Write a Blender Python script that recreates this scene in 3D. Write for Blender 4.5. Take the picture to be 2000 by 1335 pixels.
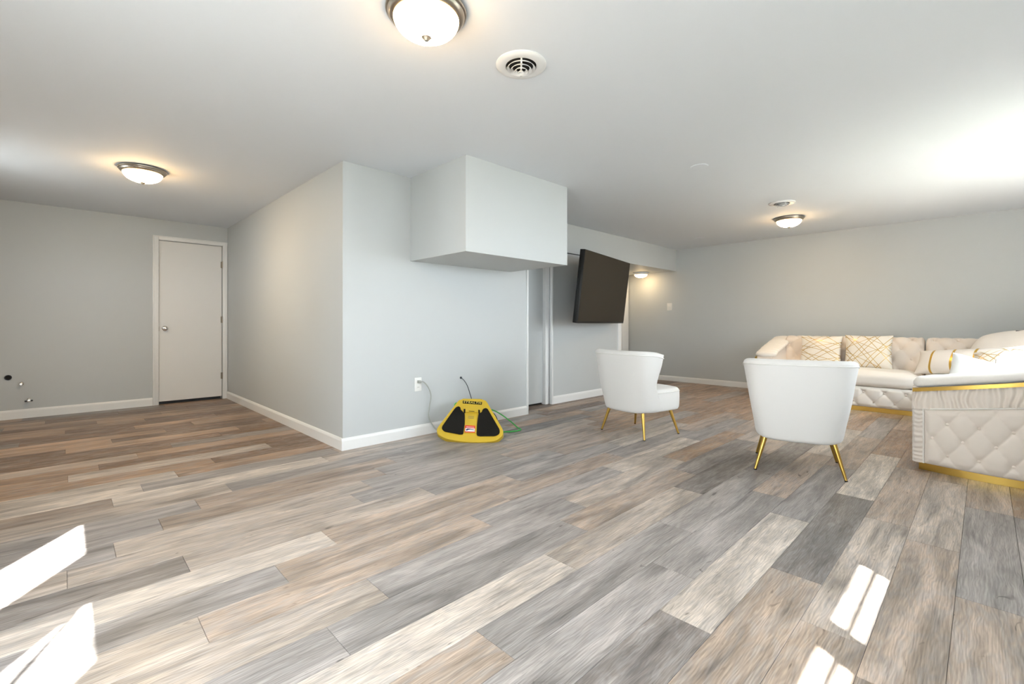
import bpy, bmesh, math, random
from mathutils import Vector, Matrix, noise

random.seed(7)
scene = bpy.context.scene
COL = scene.collection
for o in list(bpy.data.objects):
    bpy.data.objects.remove(o)

# ------------------------------------------------------------------ camera
YAW = 0.7719                                   # heading between the plank axis (+X) and +Y
F_PX, HORIZON, CAM_H = 899.57, 632.45, 1.0206
cd = bpy.data.cameras.new('camera')
cam = bpy.data.objects.new('camera', cd)
COL.objects.link(cam)
cam.location = (0, 0, CAM_H)
cam.rotation_euler = (math.pi / 2, 0, -YAW)
cd.sensor_width = 36
cd.sensor_fit = 'HORIZONTAL'
cd.lens = F_PX / 2000 * 36
cd.shift_y = -(1335 / 2 - HORIZON) / 2000
cd.clip_start = 0.01
scene.camera = cam

# ------------------------------------------------------------------ world, sun, exposure
SKY = 9.0
SUN = 34.0
EXPOSURE = 0.92
LAMP = 9.0
w = bpy.data.worlds.new('world')
scene.world = w
w.use_nodes = True
bg = w.node_tree.nodes['Background']
bg.inputs[0].default_value = (0.84, 0.92, 1.0, 1)
bg.inputs[1].default_value = SKY
SUN_DIR = Vector((0.57, 0.82, -1.28)).normalized()
sl = bpy.data.lights.new('sun', 'SUN')
sl.energy = SUN
sl.angle = 0.0093
sl.color = (1.0, 0.98, 0.95)
so = bpy.data.objects.new('sun', sl)
COL.objects.link(so)
so.rotation_euler = SUN_DIR.to_track_quat('-Z', 'Y').to_euler()
vs = scene.view_settings
vs.view_transform = 'Standard'
vs.look = 'None'
vs.gamma = 1
vs.use_curve_mapping = False
vs.exposure = EXPOSURE
scene.cycles.max_bounces = 6
scene.cycles.diffuse_bounces = 4
scene.cycles.glossy_bounces = 3
scene.cycles.use_adaptive_sampling = True
scene.cycles.adaptive_threshold = 0.06
scene.cycles.transparent_max_bounces = 12
scene.cycles.sample_clamp_indirect = 8
scene.cycles.caustics_reflective = False
scene.cycles.caustics_refractive = False

# ------------------------------------------------------------------ room numbers (metres)
H = 2.34
XL, YR = -0.84, -0.85            # walls behind the camera
X1, Y1 = 1.616, 3.621            # corner of the partition block
XE = 3.765                       # end of the block
YC = 7.278                       # alcove wall
YT = 3.850                       # wall with the television
XT0, XT1 = 4.455, 6.046
XB = 7.818                       # far wall
YS, ZS = 3.836, 1.960            # soffit
YH = 4.81                        # end of the small hall


# ------------------------------------------------------------------ helpers
def mat(name, color, rough=0.5, metal=0.0, **kw):
    m = bpy.data.materials.new(name)
    m.use_nodes = True
    b = m.node_tree.nodes['Principled BSDF']
    b.inputs['Base Color'].default_value = (*color, 1)
    b.inputs['Roughness'].default_value = rough
    b.inputs['Metallic'].default_value = metal
    for k, v in kw.items():
        b.inputs[k.replace('_', ' ')].default_value = v
    return m


def N(m, t, **kw):
    n = m.node_tree.nodes.new(t)
    for k, v in kw.items():
        setattr(n, k, v)
    return n


def L(m, a, b):
    m.node_tree.links.new(a, b)


def math_node(m, op, a, b=None, c=None, clamp=False):
    n = N(m, 'ShaderNodeMath', operation=op, use_clamp=clamp)
    for i, v in enumerate((a, b, c)):
        if v is None:
            continue
        if isinstance(v, (int, float)):
            n.inputs[i].default_value = v
        else:
            L(m, v, n.inputs[i])
    return n.outputs[0]


def add_bump(m, scale, strength, dist=0.002, detail=3, coord='Object', stretch=(1, 1, 1)):
    b = m.node_tree.nodes['Principled BSDF']
    tc = N(m, 'ShaderNodeTexCoord')
    mp = N(m, 'ShaderNodeMapping')
    mp.inputs['Scale'].default_value = stretch
    L(m, tc.outputs[coord], mp.inputs[0])
    nz = N(m, 'ShaderNodeTexNoise')
    nz.inputs['Scale'].default_value = scale
    nz.inputs['Detail'].default_value = detail
    L(m, mp.outputs[0], nz.inputs['Vector'])
    bp = N(m, 'ShaderNodeBump')
    bp.inputs['Strength'].default_value = strength
    bp.inputs['Distance'].default_value = dist
    L(m, nz.outputs['Fac'], bp.inputs['Height'])
    L(m, bp.outputs[0], b.inputs['Normal'])
    return nz


def tag(o, label=None, cat=None, group=None, kind=None):
    if label:
        o['label'] = label
    if cat:
        o['category'] = cat
    if group:
        o['group'] = group
    if kind:
        o['kind'] = kind
    return o


def empty(name, loc=(0, 0, 0), rz=0.0):
    o = bpy.data.objects.new(name, None)
    COL.objects.link(o)
    o.location = loc
    o.rotation_euler = (0, 0, rz)
    o.empty_display_size = 0.1
    return o


class MB:
    """collects shapes and links them as one mesh object"""
    def __init__(self):
        self.bm = bmesh.new()

    def box(self, a, b, bevel=0.0, seg=2):
        r = bmesh.ops.create_cube(self.bm, size=1)
        vs_ = r['verts']
        for v in vs_:
            for i in range(3):
                v.co[i] = a[i] if v.co[i] < 0 else b[i]
        if bevel:
            es = list({e for v in vs_ for e in v.link_edges})
            bmesh.ops.bevel(self.bm, geom=es, offset=bevel, segments=seg, affect='EDGES', profile=0.5)
        return self

    def grid(self, fn, nu, nv, close_u=False, close_v=False):
        V = [[self.bm.verts.new(fn(i / (nu if close_u else nu - 1), j / (nv if close_v else nv - 1)))
              for j in range(nv)] for i in range(nu)]
        for i in range(nu if close_u else nu - 1):
            for j in range(nv if close_v else nv - 1):
                i2, j2 = (i + 1) % nu, (j + 1) % nv
                try:
                    self.bm.faces.new((V[i][j], V[i2][j], V[i2][j2], V[i][j2]))
                except ValueError:
                    pass
        return V

    def lathe(self, prof, n=40, c=(0, 0, 0), axis='Z'):
        rings = []
        for r, z in prof:
            if r < 1e-6:
                rings.append([self.bm.verts.new(self._ax((0, 0, z), c, axis))])
            else:
                rings.append([self.bm.verts.new(self._ax((r * math.cos(2 * math.pi * k / n), r * math.sin(2 * math.pi * k / n), z), c, axis)) for k in range(n)])
        for p, q in zip(rings, rings[1:]):
            for k in range(n):
                k2 = (k + 1) % n
                if len(p) == 1 and len(q) == 1:
                    continue
                if len(p) == 1:
                    self.bm.faces.new((p[0], q[k], q[k2]))
                elif len(q) == 1:
                    self.bm.faces.new((p[k], q[0], p[k2]))
                else:
                    self.bm.faces.new((p[k], q[k], q[k2], p[k2]))
        return self

    @staticmethod
    def _ax(p, c, axis):
        x, y, z = p
        if axis == 'Y':
            x, y, z = x, z, y
        if axis == 'X':
            x, y, z = z, x, y
        return (x + c[0], y + c[1], z + c[2])

    def tube(self, pts, r, n=10, cap=True):
        pts = [Vector(p) for p in pts]
        rings = []
        prev = None
        for i, p in enumerate(pts):
            t = (pts[min(i + 1, len(pts) - 1)] - pts[max(i - 1, 0)]).normalized()
            if prev is None:
                u = t.orthogonal().normalized()
            else:
                u = (prev - t * prev.dot(t)).normalized()
            prev = u
            v = t.cross(u)
            rr = r[i] if isinstance(r, (list, tuple)) else r
            rings.append([self.bm.verts.new(p + u * math.cos(2 * math.pi * k / n) * rr + v * math.sin(2 * math.pi * k / n) * rr) for k in range(n)])
        for p, q in zip(rings, rings[1:]):
            for k in range(n):
                self.bm.faces.new((p[k], p[(k + 1) % n], q[(k + 1) % n], q[k]))
        if cap:
            self.bm.faces.new(rings[0][::-1])
            self.bm.faces.new(rings[-1])
        return self

    def prism(self, poly, z0, z1, bevel=0.0, seg=2):
        bot = [self.bm.verts.new((x, y, z0)) for x, y in poly]
        top = [self.bm.verts.new((x, y, z1)) for x, y in poly]
        n = len(poly)
        fs = [self.bm.faces.new(bot[::-1]), self.bm.faces.new(top)]
        for k in range(n):
            fs.append(self.bm.faces.new((bot[k], bot[(k + 1) % n], top[(k + 1) % n], top[k])))
        if bevel:
            es = [e for e in fs[1].edges]
            bmesh.ops.bevel(self.bm, geom=es, offset=bevel, segments=seg, affect='EDGES', profile=0.5)
        return self

    def build(self, name, m=None, parent=None, smooth=True, sharp=40, origin=None, subsurf=0):
        bmesh.ops.recalc_face_normals(self.bm, faces=self.bm.faces[:])
        if origin is not None:
            bmesh.ops.translate(self.bm, verts=self.bm.verts[:], vec=-Vector(origin))
        me = bpy.data.meshes.new(name)
        self.bm.to_mesh(me)
        self.bm.free()
        if m:
            me.materials.append(m)
        if smooth:
            for p in me.polygons:
                p.use_smooth = True
            me.set_sharp_from_angle(angle=math.radians(sharp))
        o = bpy.data.objects.new(name, me)
        COL.objects.link(o)
        if parent:
            o.parent = parent
        elif origin is not None:
            o.location = origin
        if subsurf:
            md = o.modifiers.new('sub', 'SUBSURF')
            md.levels = md.render_levels = subsurf
        return o


def struct(o):
    o['kind'] = 'structure'
    return o


def copy_tree(o, parent=None):
    c = o.copy()
    COL.objects.link(c)
    c.parent = parent
    for ch in list(o.children):
        copy_tree(ch, c)
    return c


def smooth_path(pts, n=8):
    """Catmull-Rom through the points"""
    P = [Vector(p) for p in pts]
    P = [P[0] * 2 - P[1]] + P + [P[-1] * 2 - P[-2]]
    out = []
    for i in range(1, len(P) - 2):
        for k in range(n):
            t = k / n
            a, b, c, d = P[i - 1], P[i], P[i + 1], P[i + 2]
            out.append(0.5 * ((2 * b) + (c - a) * t + (2 * a - 5 * b + 4 * c - d) * t * t + (3 * b - 3 * c + d - a) * t ** 3))
    out.append(P[-2])
    return out


# ------------------------------------------------------------------ materials
M = {}
M['wall'] = mat('wall_paint', (0.548, 0.566, 0.568), 0.55)
add_bump(M['wall'], 260, 0.12, 0.001)
M['ceiling'] = mat('ceiling_paint', (0.738, 0.770, 0.820), 0.8)
add_bump(M['ceiling'], 180, 0.1, 0.001)
M['trim'] = mat('white_trim_paint', (0.84, 0.84, 0.83), 0.3)
M['door'] = mat('white_door_paint', (0.80, 0.79, 0.77), 0.38)
add_bump(M['door'], 40, 0.05, 0.001, stretch=(1, 1, 0.1))
M['plastic_white'] = mat('white_plastic', (0.82, 0.81, 0.78), 0.35)
M['white_metal'] = mat('white_enamelled_metal', (0.80, 0.80, 0.80), 0.4)
M['dark'] = mat('dark_void', (0.012, 0.010, 0.009), 0.8)
M['nickel'] = mat('brushed_nickel', (0.42, 0.38, 0.33), 0.32, 1.0)
M['chrome'] = mat('chrome', (0.75, 0.73, 0.70), 0.15, 1.0)
M['hinge'] = mat('hinge_metal', (0.33, 0.29, 0.24), 0.4, 1.0)
M['gold'] = mat('polished_gold_metal', (0.56, 0.35, 0.085), 0.28, 1.0)
add_bump(M['gold'], 30, 0.05, 0.001)
M['subfloor'] = mat('subfloor', (0.10, 0.085, 0.075), 0.9)
M['chair'] = mat('white_velvet', (0.735, 0.71, 0.68), 0.8, Sheen_Weight=0.25, Sheen_Roughness=0.4)
add_bump(M['chair'], 350, 0.12, 0.001)
M['piping'] = mat('white_piping', (0.78, 0.76, 0.72), 0.8)
M['cream'] = mat('cream_velvet', (0.79, 0.69, 0.60), 0.75, Sheen_Weight=0.5, Sheen_Roughness=0.35)
nzc = add_bump(M['cream'], 300, 0.12, 0.001)
M['cream_light'] = mat('pale_cream_fabric', (0.84, 0.785, 0.72), 0.8, Sheen_Weight=0.3, Sheen_Roughness=0.4)
add_bump(M['cream_light'], 300, 0.12, 0.001)
M['pillow_white'] = mat('white_cotton', (0.83, 0.81, 0.78), 0.85)
add_bump(M['pillow_white'], 14, 0.35, 0.012, detail=2, stretch=(2.2, 0.6, 1))
M['pillow_cream'] = mat('cream_cotton', (0.79, 0.73, 0.67), 0.85)
add_bump(M['pillow_cream'], 12, 0.3, 0.012, detail=2)
M['tv_screen'] = mat('matte_screen', (0.034, 0.026, 0.017), 0.5, Specular_IOR_Level=0.25)
M['tv_black'] = mat('black_plastic', (0.008, 0.008, 0.008), 0.45)
M['yellow'] = mat('yellow_plastic', (0.64, 0.43, 0.035), 0.42)
M['pad'] = mat('black_foam', (0.012, 0.011, 0.009), 0.7, Specular_IOR_Level=0.15)
nzp = add_bump(M['pad'], 90, 0.4, 0.003)
M['red'] = mat('red_print', (0.70, 0.05, 0.02), 0.4)
M['white_print'] = mat('white_print', (0.85, 0.83, 0.82), 0.4)
M['navy'] = mat('navy_print', (0.03, 0.03, 0.09), 0.4)
M['yellow_print'] = mat('yellow_print', (0.75, 0.60, 0.14), 0.4)
M['green'] = mat('green_rubber', (0.05, 0.42, 0.08), 0.45)
M['cord_white'] = mat('grey_white_cord', (0.40, 0.41, 0.38), 0.5)
M['cord_black'] = mat('black_cable', (0.03, 0.035, 0.045), 0.5)
M['unseen_ground'] = mat('unseen_dark_ground', (0.15, 0.155, 0.115), 0.95)
add_bump(M['unseen_ground'], 60, 0.4, 0.02)
M['shade_slab'] = mat('dark_shade_slab', (0.12, 0.10, 0.085), 0.8)  # dark slabs of the added sun shade, return little light
add_bump(M['shade_slab'], 20, 0.2, 0.004, stretch=(8, 1, 1))
M['ground'] = mat('pale_concrete', (0.32, 0.32, 0.31), 0.9)
add_bump(M['ground'], 6, 0.3, 0.01)

# clear glass: mostly see-through with a mirror reflection
m = bpy.data.materials.new('window_glass')
m.use_nodes = True
nt = m.node_tree
nt.nodes.remove(nt.nodes['Principled BSDF'])
tr = N(m, 'ShaderNodeBsdfTransparent')
tr.inputs[0].default_value = (0.95, 0.97, 0.97, 1)
gl = N(m, 'ShaderNodeBsdfGlossy')
gl.inputs['Roughness'].default_value = 0.02
mx = N(m, 'ShaderNodeMixShader')
mx.inputs[0].default_value = 0.06
L(m, tr.outputs[0], mx.inputs[1])
L(m, gl.outputs[0], mx.inputs[2])
L(m, mx.outputs[0], nt.nodes['Material Output'].inputs[0])
M['glass'] = m

# lamp bowl: alabaster glass lit by bulbs inside (brightest below the bulbs, dimmer at the rim)
m = bpy.data.materials.new('lit_alabaster_glass')
m.use_nodes = True
b = m.node_tree.nodes['Principled BSDF']
b.inputs['Base Color'].default_value = (0.8, 0.74, 0.62, 1)
b.inputs['Roughness'].default_value = 0.3
tc = N(m, 'ShaderNodeTexCoord')
sx = N(m, 'ShaderNodeSeparateXYZ')
L(m, tc.outputs['Object'], sx.inputs[0])
r2 = math_node(m, 'SQRT', math_node(m, 'ADD', math_node(m, 'POWER', sx.outputs[0], 2.0), math_node(m, 'POWER', sx.outputs[1], 2.0)))
nz = N(m, 'ShaderNodeTexNoise')
nz.inputs['Scale'].default_value = 14
L(m, tc.outputs['Object'], nz.inputs['Vector'])
rr = math_node(m, 'ADD', r2, math_node(m, 'MULTIPLY', math_node(m, 'SUBTRACT', nz.outputs['Fac'], 0.5), 0.05))
cr = N(m, 'ShaderNodeValToRGB')
cr.color_ramp.elements.new(0.3)
cr.color_ramp.elements.new(0.6)
cr.color_ramp.elements[0].color = (1.0, 0.81, 0.53, 1)
cr.color_ramp.elements[1].position, cr.color_ramp.elements[1].color = 0.07, (0.62, 0.455, 0.245, 1)
cr.color_ramp.elements[2].position, cr.color_ramp.elements[2].color = 0.11, (0.34, 0.225, 0.105, 1)
cr.color_ramp.elements[3].position, cr.color_ramp.elements[3].color = 0.145, (0.055, 0.029, 0.011, 1)
L(m, rr, cr.inputs[0])
L(m, cr.outputs[0], b.inputs['Emission Color'])
b.inputs['Emission Strength'].default_value = 16.0 * LAMP
M['bowl_bright'] = m
M['bowl_dim'] = m.copy()
M['bowl_dim'].name = 'lit_alabaster_glass_dim'
M['bowl_dim'].node_tree.nodes['Principled BSDF'].inputs['Emission Strength'].default_value = 3.2 * LAMP
M['bowl_mid'] = m.copy()
M['bowl_mid'].name = 'lit_alabaster_glass_mid'
M['bowl_mid'].node_tree.nodes['Principled BSDF'].inputs['Emission Strength'].default_value = 11.0 * LAMP
M['bowl'] = m.copy()
M['bowl'].name = 'lit_alabaster_glass_soft'
M['bowl'].node_tree.nodes['Principled BSDF'].inputs['Emission Strength'].default_value = 9.0 * LAMP

# wood planks: tone from the object's colour, grain along X
m = bpy.data.materials.new('vinyl_wood_plank')
m.use_nodes = True
b = m.node_tree.nodes['Principled BSDF']
oi = N(m, 'ShaderNodeObjectInfo')
geo = N(m, 'ShaderNodeNewGeometry')
sp = N(m, 'ShaderNodeSeparateXYZ')
L(m, geo.outputs['Position'], sp.inputs[0])
off = math_node(m, 'MULTIPLY', oi.outputs['Random'], 71.0)


def stretched(sx_, sy_, scale, detail, dist=0.0, rough=0.55, extra=0.0):
    cx = N(m, 'ShaderNodeCombineXYZ')
    L(m, math_node(m, 'ADD', math_node(m, 'MULTIPLY', sp.outputs[0], sx_), math_node(m, 'ADD', off, extra)), cx.inputs[0])
    L(m, math_node(m, 'MULTIPLY', sp.outputs[1], sy_), cx.inputs[1])
    L(m, off, cx.inputs[2])
    n_ = N(m, 'ShaderNodeTexNoise')
    n_.inputs['Scale'].default_value = scale
    n_.inputs['Detail'].default_value = detail
    n_.inputs['Roughness'].default_value = rough
    n_.inputs['Distortion'].default_value = dist
    L(m, cx.outputs[0], n_.inputs['Vector'])
    return n_.outputs['Fac'], cx


def ramp(fac, stops):
    c_ = N(m, 'ShaderNodeValToRGB')
    els = c_.color_ramp.elements
    while len(els) < len(stops):
        els.new(0.5)
    for el, (p_, v_) in zip(els, stops):
        el.position = p_
        el.color = (v_, v_, v_, 1) if isinstance(v_, (int, float)) else (*v_, 1)
    L(m, fac, c_.inputs[0])
    return c_.outputs[0]


def mixc(bt, fac, a, c_):
    n_ = N(m, 'ShaderNodeMix', data_type='RGBA', blend_type=bt)
    if isinstance(fac, (int, float)):
        n_.inputs[0].default_value = fac
    else:
        L(m, fac, n_.inputs[0])
    for k_, v_ in ((6, a), (7, c_)):
        if isinstance(v_, tuple):
            n_.inputs[k_].default_value = (*v_, 1)
        else:
            L(m, v_, n_.inputs[k_])
    return n_.outputs[2]


broad, _ = stretched(1.5, 8.0, 1.0, 3, 1.2)
midn, _ = stretched(2.4, 38.0, 1.0, 4, 0.8, 0.7, 13.0)
fine, _ = stretched(11.0, 230.0, 1.0, 2, 0.0, 0.6, 29.0)
knot, _ = stretched(6.0, 22.0, 1.0, 2, 1.6, 0.6, 47.0)
col = oi.outputs['Color']
col = mixc('MIX', math_node(m, 'MULTIPLY', ramp(knot, [(0.42, 0.0), (0.62, 1.0)]), 0.45), col, (0.32, 0.30, 0.295))
col = mixc('MULTIPLY', 1.0, col, ramp(broad, [(0.28, 0.58), (0.50, 1.0), (0.72, 1.42)]))
col = mixc('MULTIPLY', 1.0, col, ramp(midn, [(0.26, 0.52), (0.42, 0.93), (0.58, 1.05), (0.76, 1.30)]))
col = mixc('MULTIPLY', 1.0, col, ramp(fine, [(0.28, 0.76), (0.55, 1.03), (0.78, 1.17)]))
col = mixc('MULTIPLY', 1.0, col, ramp(knot, [(0.22, 0.36), (0.31, 1.0), (0.9, 1.0)]))
# cathedral figure: wavy lighter pores
cxw = N(m, 'ShaderNodeCombineXYZ')
L(m, math_node(m, 'ADD', math_node(m, 'MULTIPLY', sp.outputs[0], 2.2), off), cxw.inputs[0])
L(m, math_node(m, 'MULTIPLY', sp.outputs[1], 9.0), cxw.inputs[1])
L(m, off, cxw.inputs[2])
wv = N(m, 'ShaderNodeTexWave', wave_type='BANDS', bands_direction='Y')
wv.inputs['Scale'].default_value = 3.6
wv.inputs['Distortion'].default_value = 12.0
wv.inputs['Detail'].default_value = 1.0
wv.inputs['Detail Scale'].default_value = 0.9
L(m, cxw.outputs[0], wv.inputs['Vector'])
col = mixc('MULTIPLY', 0.42, col, ramp(wv.outputs['Fac'], [(0.0, 0.76), (0.5, 1.0), (1.0, 1.22)]))
L(m, col, b.inputs['Base Color'])
L(m, ramp(midn, [(0.2, 0.42), (0.8, 0.30)]), b.inputs['Roughness'])
b.inputs['Specular IOR Level'].default_value = 0.38
bp = N(m, 'ShaderNodeBump')
bp.inputs['Strength'].default_value = 0.12
bp.inputs['Distance'].default_value = 0.001
L(m, fine, bp.inputs['Height'])
L(m, bp.outputs[0], b.inputs['Normal'])
M['plank'] = m


def line_print(name, base, lines, gold=(0.52, 0.33, 0.10), stripes=None):
    """white cushion cloth with printed gold lines (angle, offset, half width) in the cushion's own plane"""
    m_ = mat(name, base, 0.8)
    b_ = m_.node_tree.nodes['Principled BSDF']
    tc_ = N(m_, 'ShaderNodeTexCoord')
    s_ = N(m_, 'ShaderNodeSeparateXYZ')
    L(m_, tc_.outputs['Object'], s_.inputs[0])
    acc = None
    for ang, offv, hw in lines:
        ca, sa = math.cos(ang), math.sin(ang)
        d_ = math_node(m_, 'ADD', math_node(m_, 'MULTIPLY', s_.outputs[0], ca), math_node(m_, 'MULTIPLY', s_.outputs[1], sa))
        d_ = math_node(m_, 'ABSOLUTE', math_node(m_, 'SUBTRACT', d_, offv))
        d_ = math_node(m_, 'LESS_THAN', d_, hw)
        acc = d_ if acc is None else math_node(m_, 'MAXIMUM', acc, d_)
    mx_ = N(m_, 'ShaderNodeMix', data_type='RGBA')
    L(m_, acc, mx_.inputs[0])
    mx_.inputs[6].default_value = (*base, 1)
    mx_.inputs[7].default_value = (*gold, 1)
    L(m_, mx_.outputs[2], b_.inputs['Base Color'])
    L(m_, math_node(m_, 'MULTIPLY', acc, 0.55), b_.inputs['Metallic'])
    L(m_, math_node(m_, 'SUBTRACT', 0.8, math_node(m_, 'MULTIPLY', acc, 0.45)), b_.inputs['Roughness'])
    return m_


R_ = math.radians
gl_a = [(R_(38), o_, 0.0032) for o_ in (-0.20, -0.155, -0.06, -0.02, 0.09, 0.17)] + \
       [(R_(142), o_, 0.0032) for o_ in (-0.19, -0.11, -0.07, 0.03, 0.075, 0.18)] + \
       [(R_(62), o_, 0.0028) for o_ in (-0.12, 0.05, 0.14)] + [(R_(118), o_, 0.0028) for o_ in (-0.03, 0.13)]
gl_b = [(R_(55), o_, 0.0032) for o_ in (-0.17, -0.12, 0.02, 0.07, 0.19)] + \
       [(R_(125), o_, 0.0032) for o_ in (-0.2, -0.08, -0.03, 0.10, 0.15)] + \
       [(R_(75), o_, 0.0028) for o_ in (-0.09, 0.0, 0.12)] + [(R_(105), o_, 0.0028) for o_ in (-0.14, 0.05)]
M['lines_a'] = line_print('gold_line_print_slanting', (0.80, 0.74, 0.65), gl_b)
M['lines_b'] = line_print('gold_line_print_crossing', (0.80, 0.74, 0.65), gl_a)
M['bands'] = line_print('gold_band_print', (0.80, 0.75, 0.70), [(0.0, -0.215, 0.011), (0.0, -0.02, 0.011), (0.0, 0.17, 0.011)], gold=(0.62, 0.38, 0.07))


# ------------------------------------------------------------------ setting: shell
def sbox(name, a, b_, mt, bevel=0.0):
    return struct(MB().box(a, b_, bevel).build(name, mt, smooth=False))


def wall_with_holes(name, axis, fixed0, fixed1, u0, u1, z0, z1, holes, mt):
    """a wall slab; axis 'X' = slab of constant X (u is Y), 'Y' = slab of constant Y (u is X)"""
    mb = MB()

    def bx(ua, ub, za, zb):
        if ub - ua < 1e-4 or zb - za < 1e-4:
            return
        if axis == 'X':
            mb.box((fixed0, ua, za), (fixed1, ub, zb))
        else:
            mb.box((ua, fixed0, za), (ub, fixed1, zb))
    cur = u0
    for (ha, hb, hz0, hz1) in sorted(holes):
        bx(cur, ha, z0, z1)
        bx(ha, hb, z0, hz0)
        bx(ha, hb, hz1, z1)
        cur = hb
    bx(cur, u1, z0, z1)
    return struct(mb.build(name, mt, smooth=False))


TH = 0.10
THL = 0.05
# windows: (u0, u1, z0, z1)
left_windows = [(0.0, 0.38, 0.40, 2.142), (0.508, 1.010, 0.45, 2.142), (1.414, 1.928, 0.45, 2.142), (5.0, 5.60, 1.35, 2.05)]
right_windows = [(-0.60, 0.12, 0.80, 2.02), (0.30, 0.877, 1.728, 2.053), (0.985, 1.586, 1.728, 2.053), (4.25, 6.02, 0.95, 2.10), (2.45, 3.40, 0.75, 2.02)]
wall_with_holes('wall_left', 'X', XL - THL, XL, YR - TH, YC + 0.6, 0, H, left_windows, M['wall'])
wall_with_holes('wall_right', 'Y', YR - TH, YR, XL, XB + TH, 0, H, right_windows, M['wall'])
wall_with_holes('wall_alcove', 'Y', YC, YC + 0.12, XL, X1, 0, H, [(0.862, 1.556, 0, 2.082)], M['wall'])
sbox('wall_alcove_closet', (XL - THL, YC + 0.5, 0), (XE, YC + 0.6, H), M['dark'])  # near-black colour stands in for the unlit room behind the door
sbox('wall_block', (X1, Y1, 0), (XE, YC + 0.12, H), M['wall'])
sbox('wall_bulkhead', (2.2426, 2.8194, 1.5885), (3.4896, Y1, H), M['wall'])
sbox('wall_television', (XT0, YT, 0), (XT1 - 0.02, YT + 0.11, ZS - 0.010), M['wall'])
sbox('wall_soffit', (XE, YS, ZS), (XB, YH + 0.3, H), M['wall'])
sbox('wall_far', (XB, YR - TH, 0), (XB + TH, YH + 0.3, H), M['wall'])
sbox('wall_hall_end', (XT1 - 0.02, YH, 0), (XB, YH + 0.1, ZS), M['wall'])
sbox('wall_hall_side', (XT1 - 0.13, YT + 0.11, 0), (XT1 - 0.02, YH + 0.1, ZS), M['wall'])
sbox('wall_recess', (XE, 4.05, 0), (XT1 - 0.13, 4.10, ZS), M['wall'])
sbox('ceiling', (XL - TH, YR - TH, H), (XB + TH, YC + 0.6, H + 0.12), M['ceiling'])


# baseboards: board with a stepped and rounded top, plus shoe
def baseboard(name, p, q, n, h=0.098):
    """p,q floor points along the wall, n the direction into the room"""
    p, q, n = Vector((*p, 0)), Vector((*q, 0)), Vector((*n, 0))
    prof = [(0, 0), (0.014, 0), (0.014, h - 0.022), (0.011, h - 0.012), (0.006, h - 0.003), (0.0, h)]
    mb = MB()
    A = [mb.bm.verts.new(p + n * a + Vector((0, 0, z))) for a, z in prof]
    B = [mb.bm.verts.new(q + n * a + Vector((0, 0, z))) for a, z in prof]
    for k in range(len(prof)):
        k2 = (k + 1) % len(prof)
        mb.bm.faces.new((A[k], A[k2], B[k2], B[k]))
    mb.bm.faces.new(A)
    mb.bm.faces.new(B[::-1])
    return struct(mb.build(name, M['trim'], smooth=False))


baseboard('baseboard_alcove', (XL, YC), (0.80, YC), (0, -1))
baseboard('baseboard_block_side', (X1, YC), (X1, Y1), (-1, 0))
baseboard('baseboard_block_front', (X1 - 0.014, Y1), (XE - 0.014, Y1), (0, -1))
baseboard('baseboard_television', (XT0 + 0.012, YT), (5.95, YT), (0, -1))
baseboard('baseboard_far', (XB, YR), (XB, YH), (-1, 0), 0.09)
baseboard('baseboard_left', (XL, 0.42), (XL, YC), (1, 0))
baseboard('baseboard_right', (XL, YR), (XB, YR), (0, 1))


# casings and trims
def casing(name, parts):
    mb = MB()
    for a, b_ in parts:
        mb.box(a, b_, 0.004, 2)
    return struct(mb.build(name, M['trim'], sharp=30))


casing('trim_1', [((0.797, YC - 0.018, 0), (0.858, YC + 0.02, 2.135)), ((1.560, YC - 0.018, 0), (1.613, YC + 0.02, 2.135)),
                  ((0.858, YC - 0.018, 2.086), (1.560, YC + 0.02, 2.135))])
casing('trim_1_backband', [((0.797, YC - 0.026, 0), (0.812, YC - 0.016, 2.135)), ((0.797, YC - 0.026, 2.121), (1.613, YC - 0.016, 2.135))])
casing('trim_2', [((XE - 0.016, Y1 - 0.018, 0), (XE + 0.006, Y1 + 0.06, ZS))])
casing('trim_3', [((XT0 - 0.014, YT - 0.016, 0), (XT0 + 0.012, YT + 0.02, ZS)), ((XT0 - 0.075, YT + 0.04, 0), (XT0, YT + 0.11, ZS))])
casing('trim_4', [((5.955, YT - 0.016, 0), (6.040, YT + 0.11, ZS))])
casing('trim_5', [((7.575, YH - 0.018, 0), (7.800, YH + 0.01, ZS))])

# ------------------------------------------------------------------ doors
d1 = struct(MB().box((0.864, YC + 0.012, 0.038), (1.551, YC + 0.05, 2.078), 0.002).build('door_1', M['door'], smooth=False))
kn = MB()
kn.lathe([(0.0, 0.004), (0.030, 0.002), (0.032, -0.003), (0.026, -0.009), (0.012, -0.012), (0.011, -0.030), (0.020, -0.036), (0.027, -0.048), (0.024, -0.060), (0.012, -0.066), (0, -0.067)], 28, (0.925, YC + 0.012, 0.965), 'Y')
kn.build('door_knob', M['chrome'], d1)
for hz in (1.829, 1.08, 0.316):
    hb = MB()
    hb.lathe([(0, -0.045), (0.007, -0.045), (0.007, 0.045), (0, 0.045)], 12, (1.555, YC + 0.004, hz))
    hb.box((1.538, YC + 0.0085, hz - 0.043), (1.553, YC + 0.0125, hz + 0.043))
    hb.build('hinge', M['hinge'], d1)
lt = MB().box((0.858, YC - 0.001, 0.93), (0.864, YC + 0.016, 0.99)).build('latch_plate', M['hinge'], d1, smooth=False)

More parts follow.
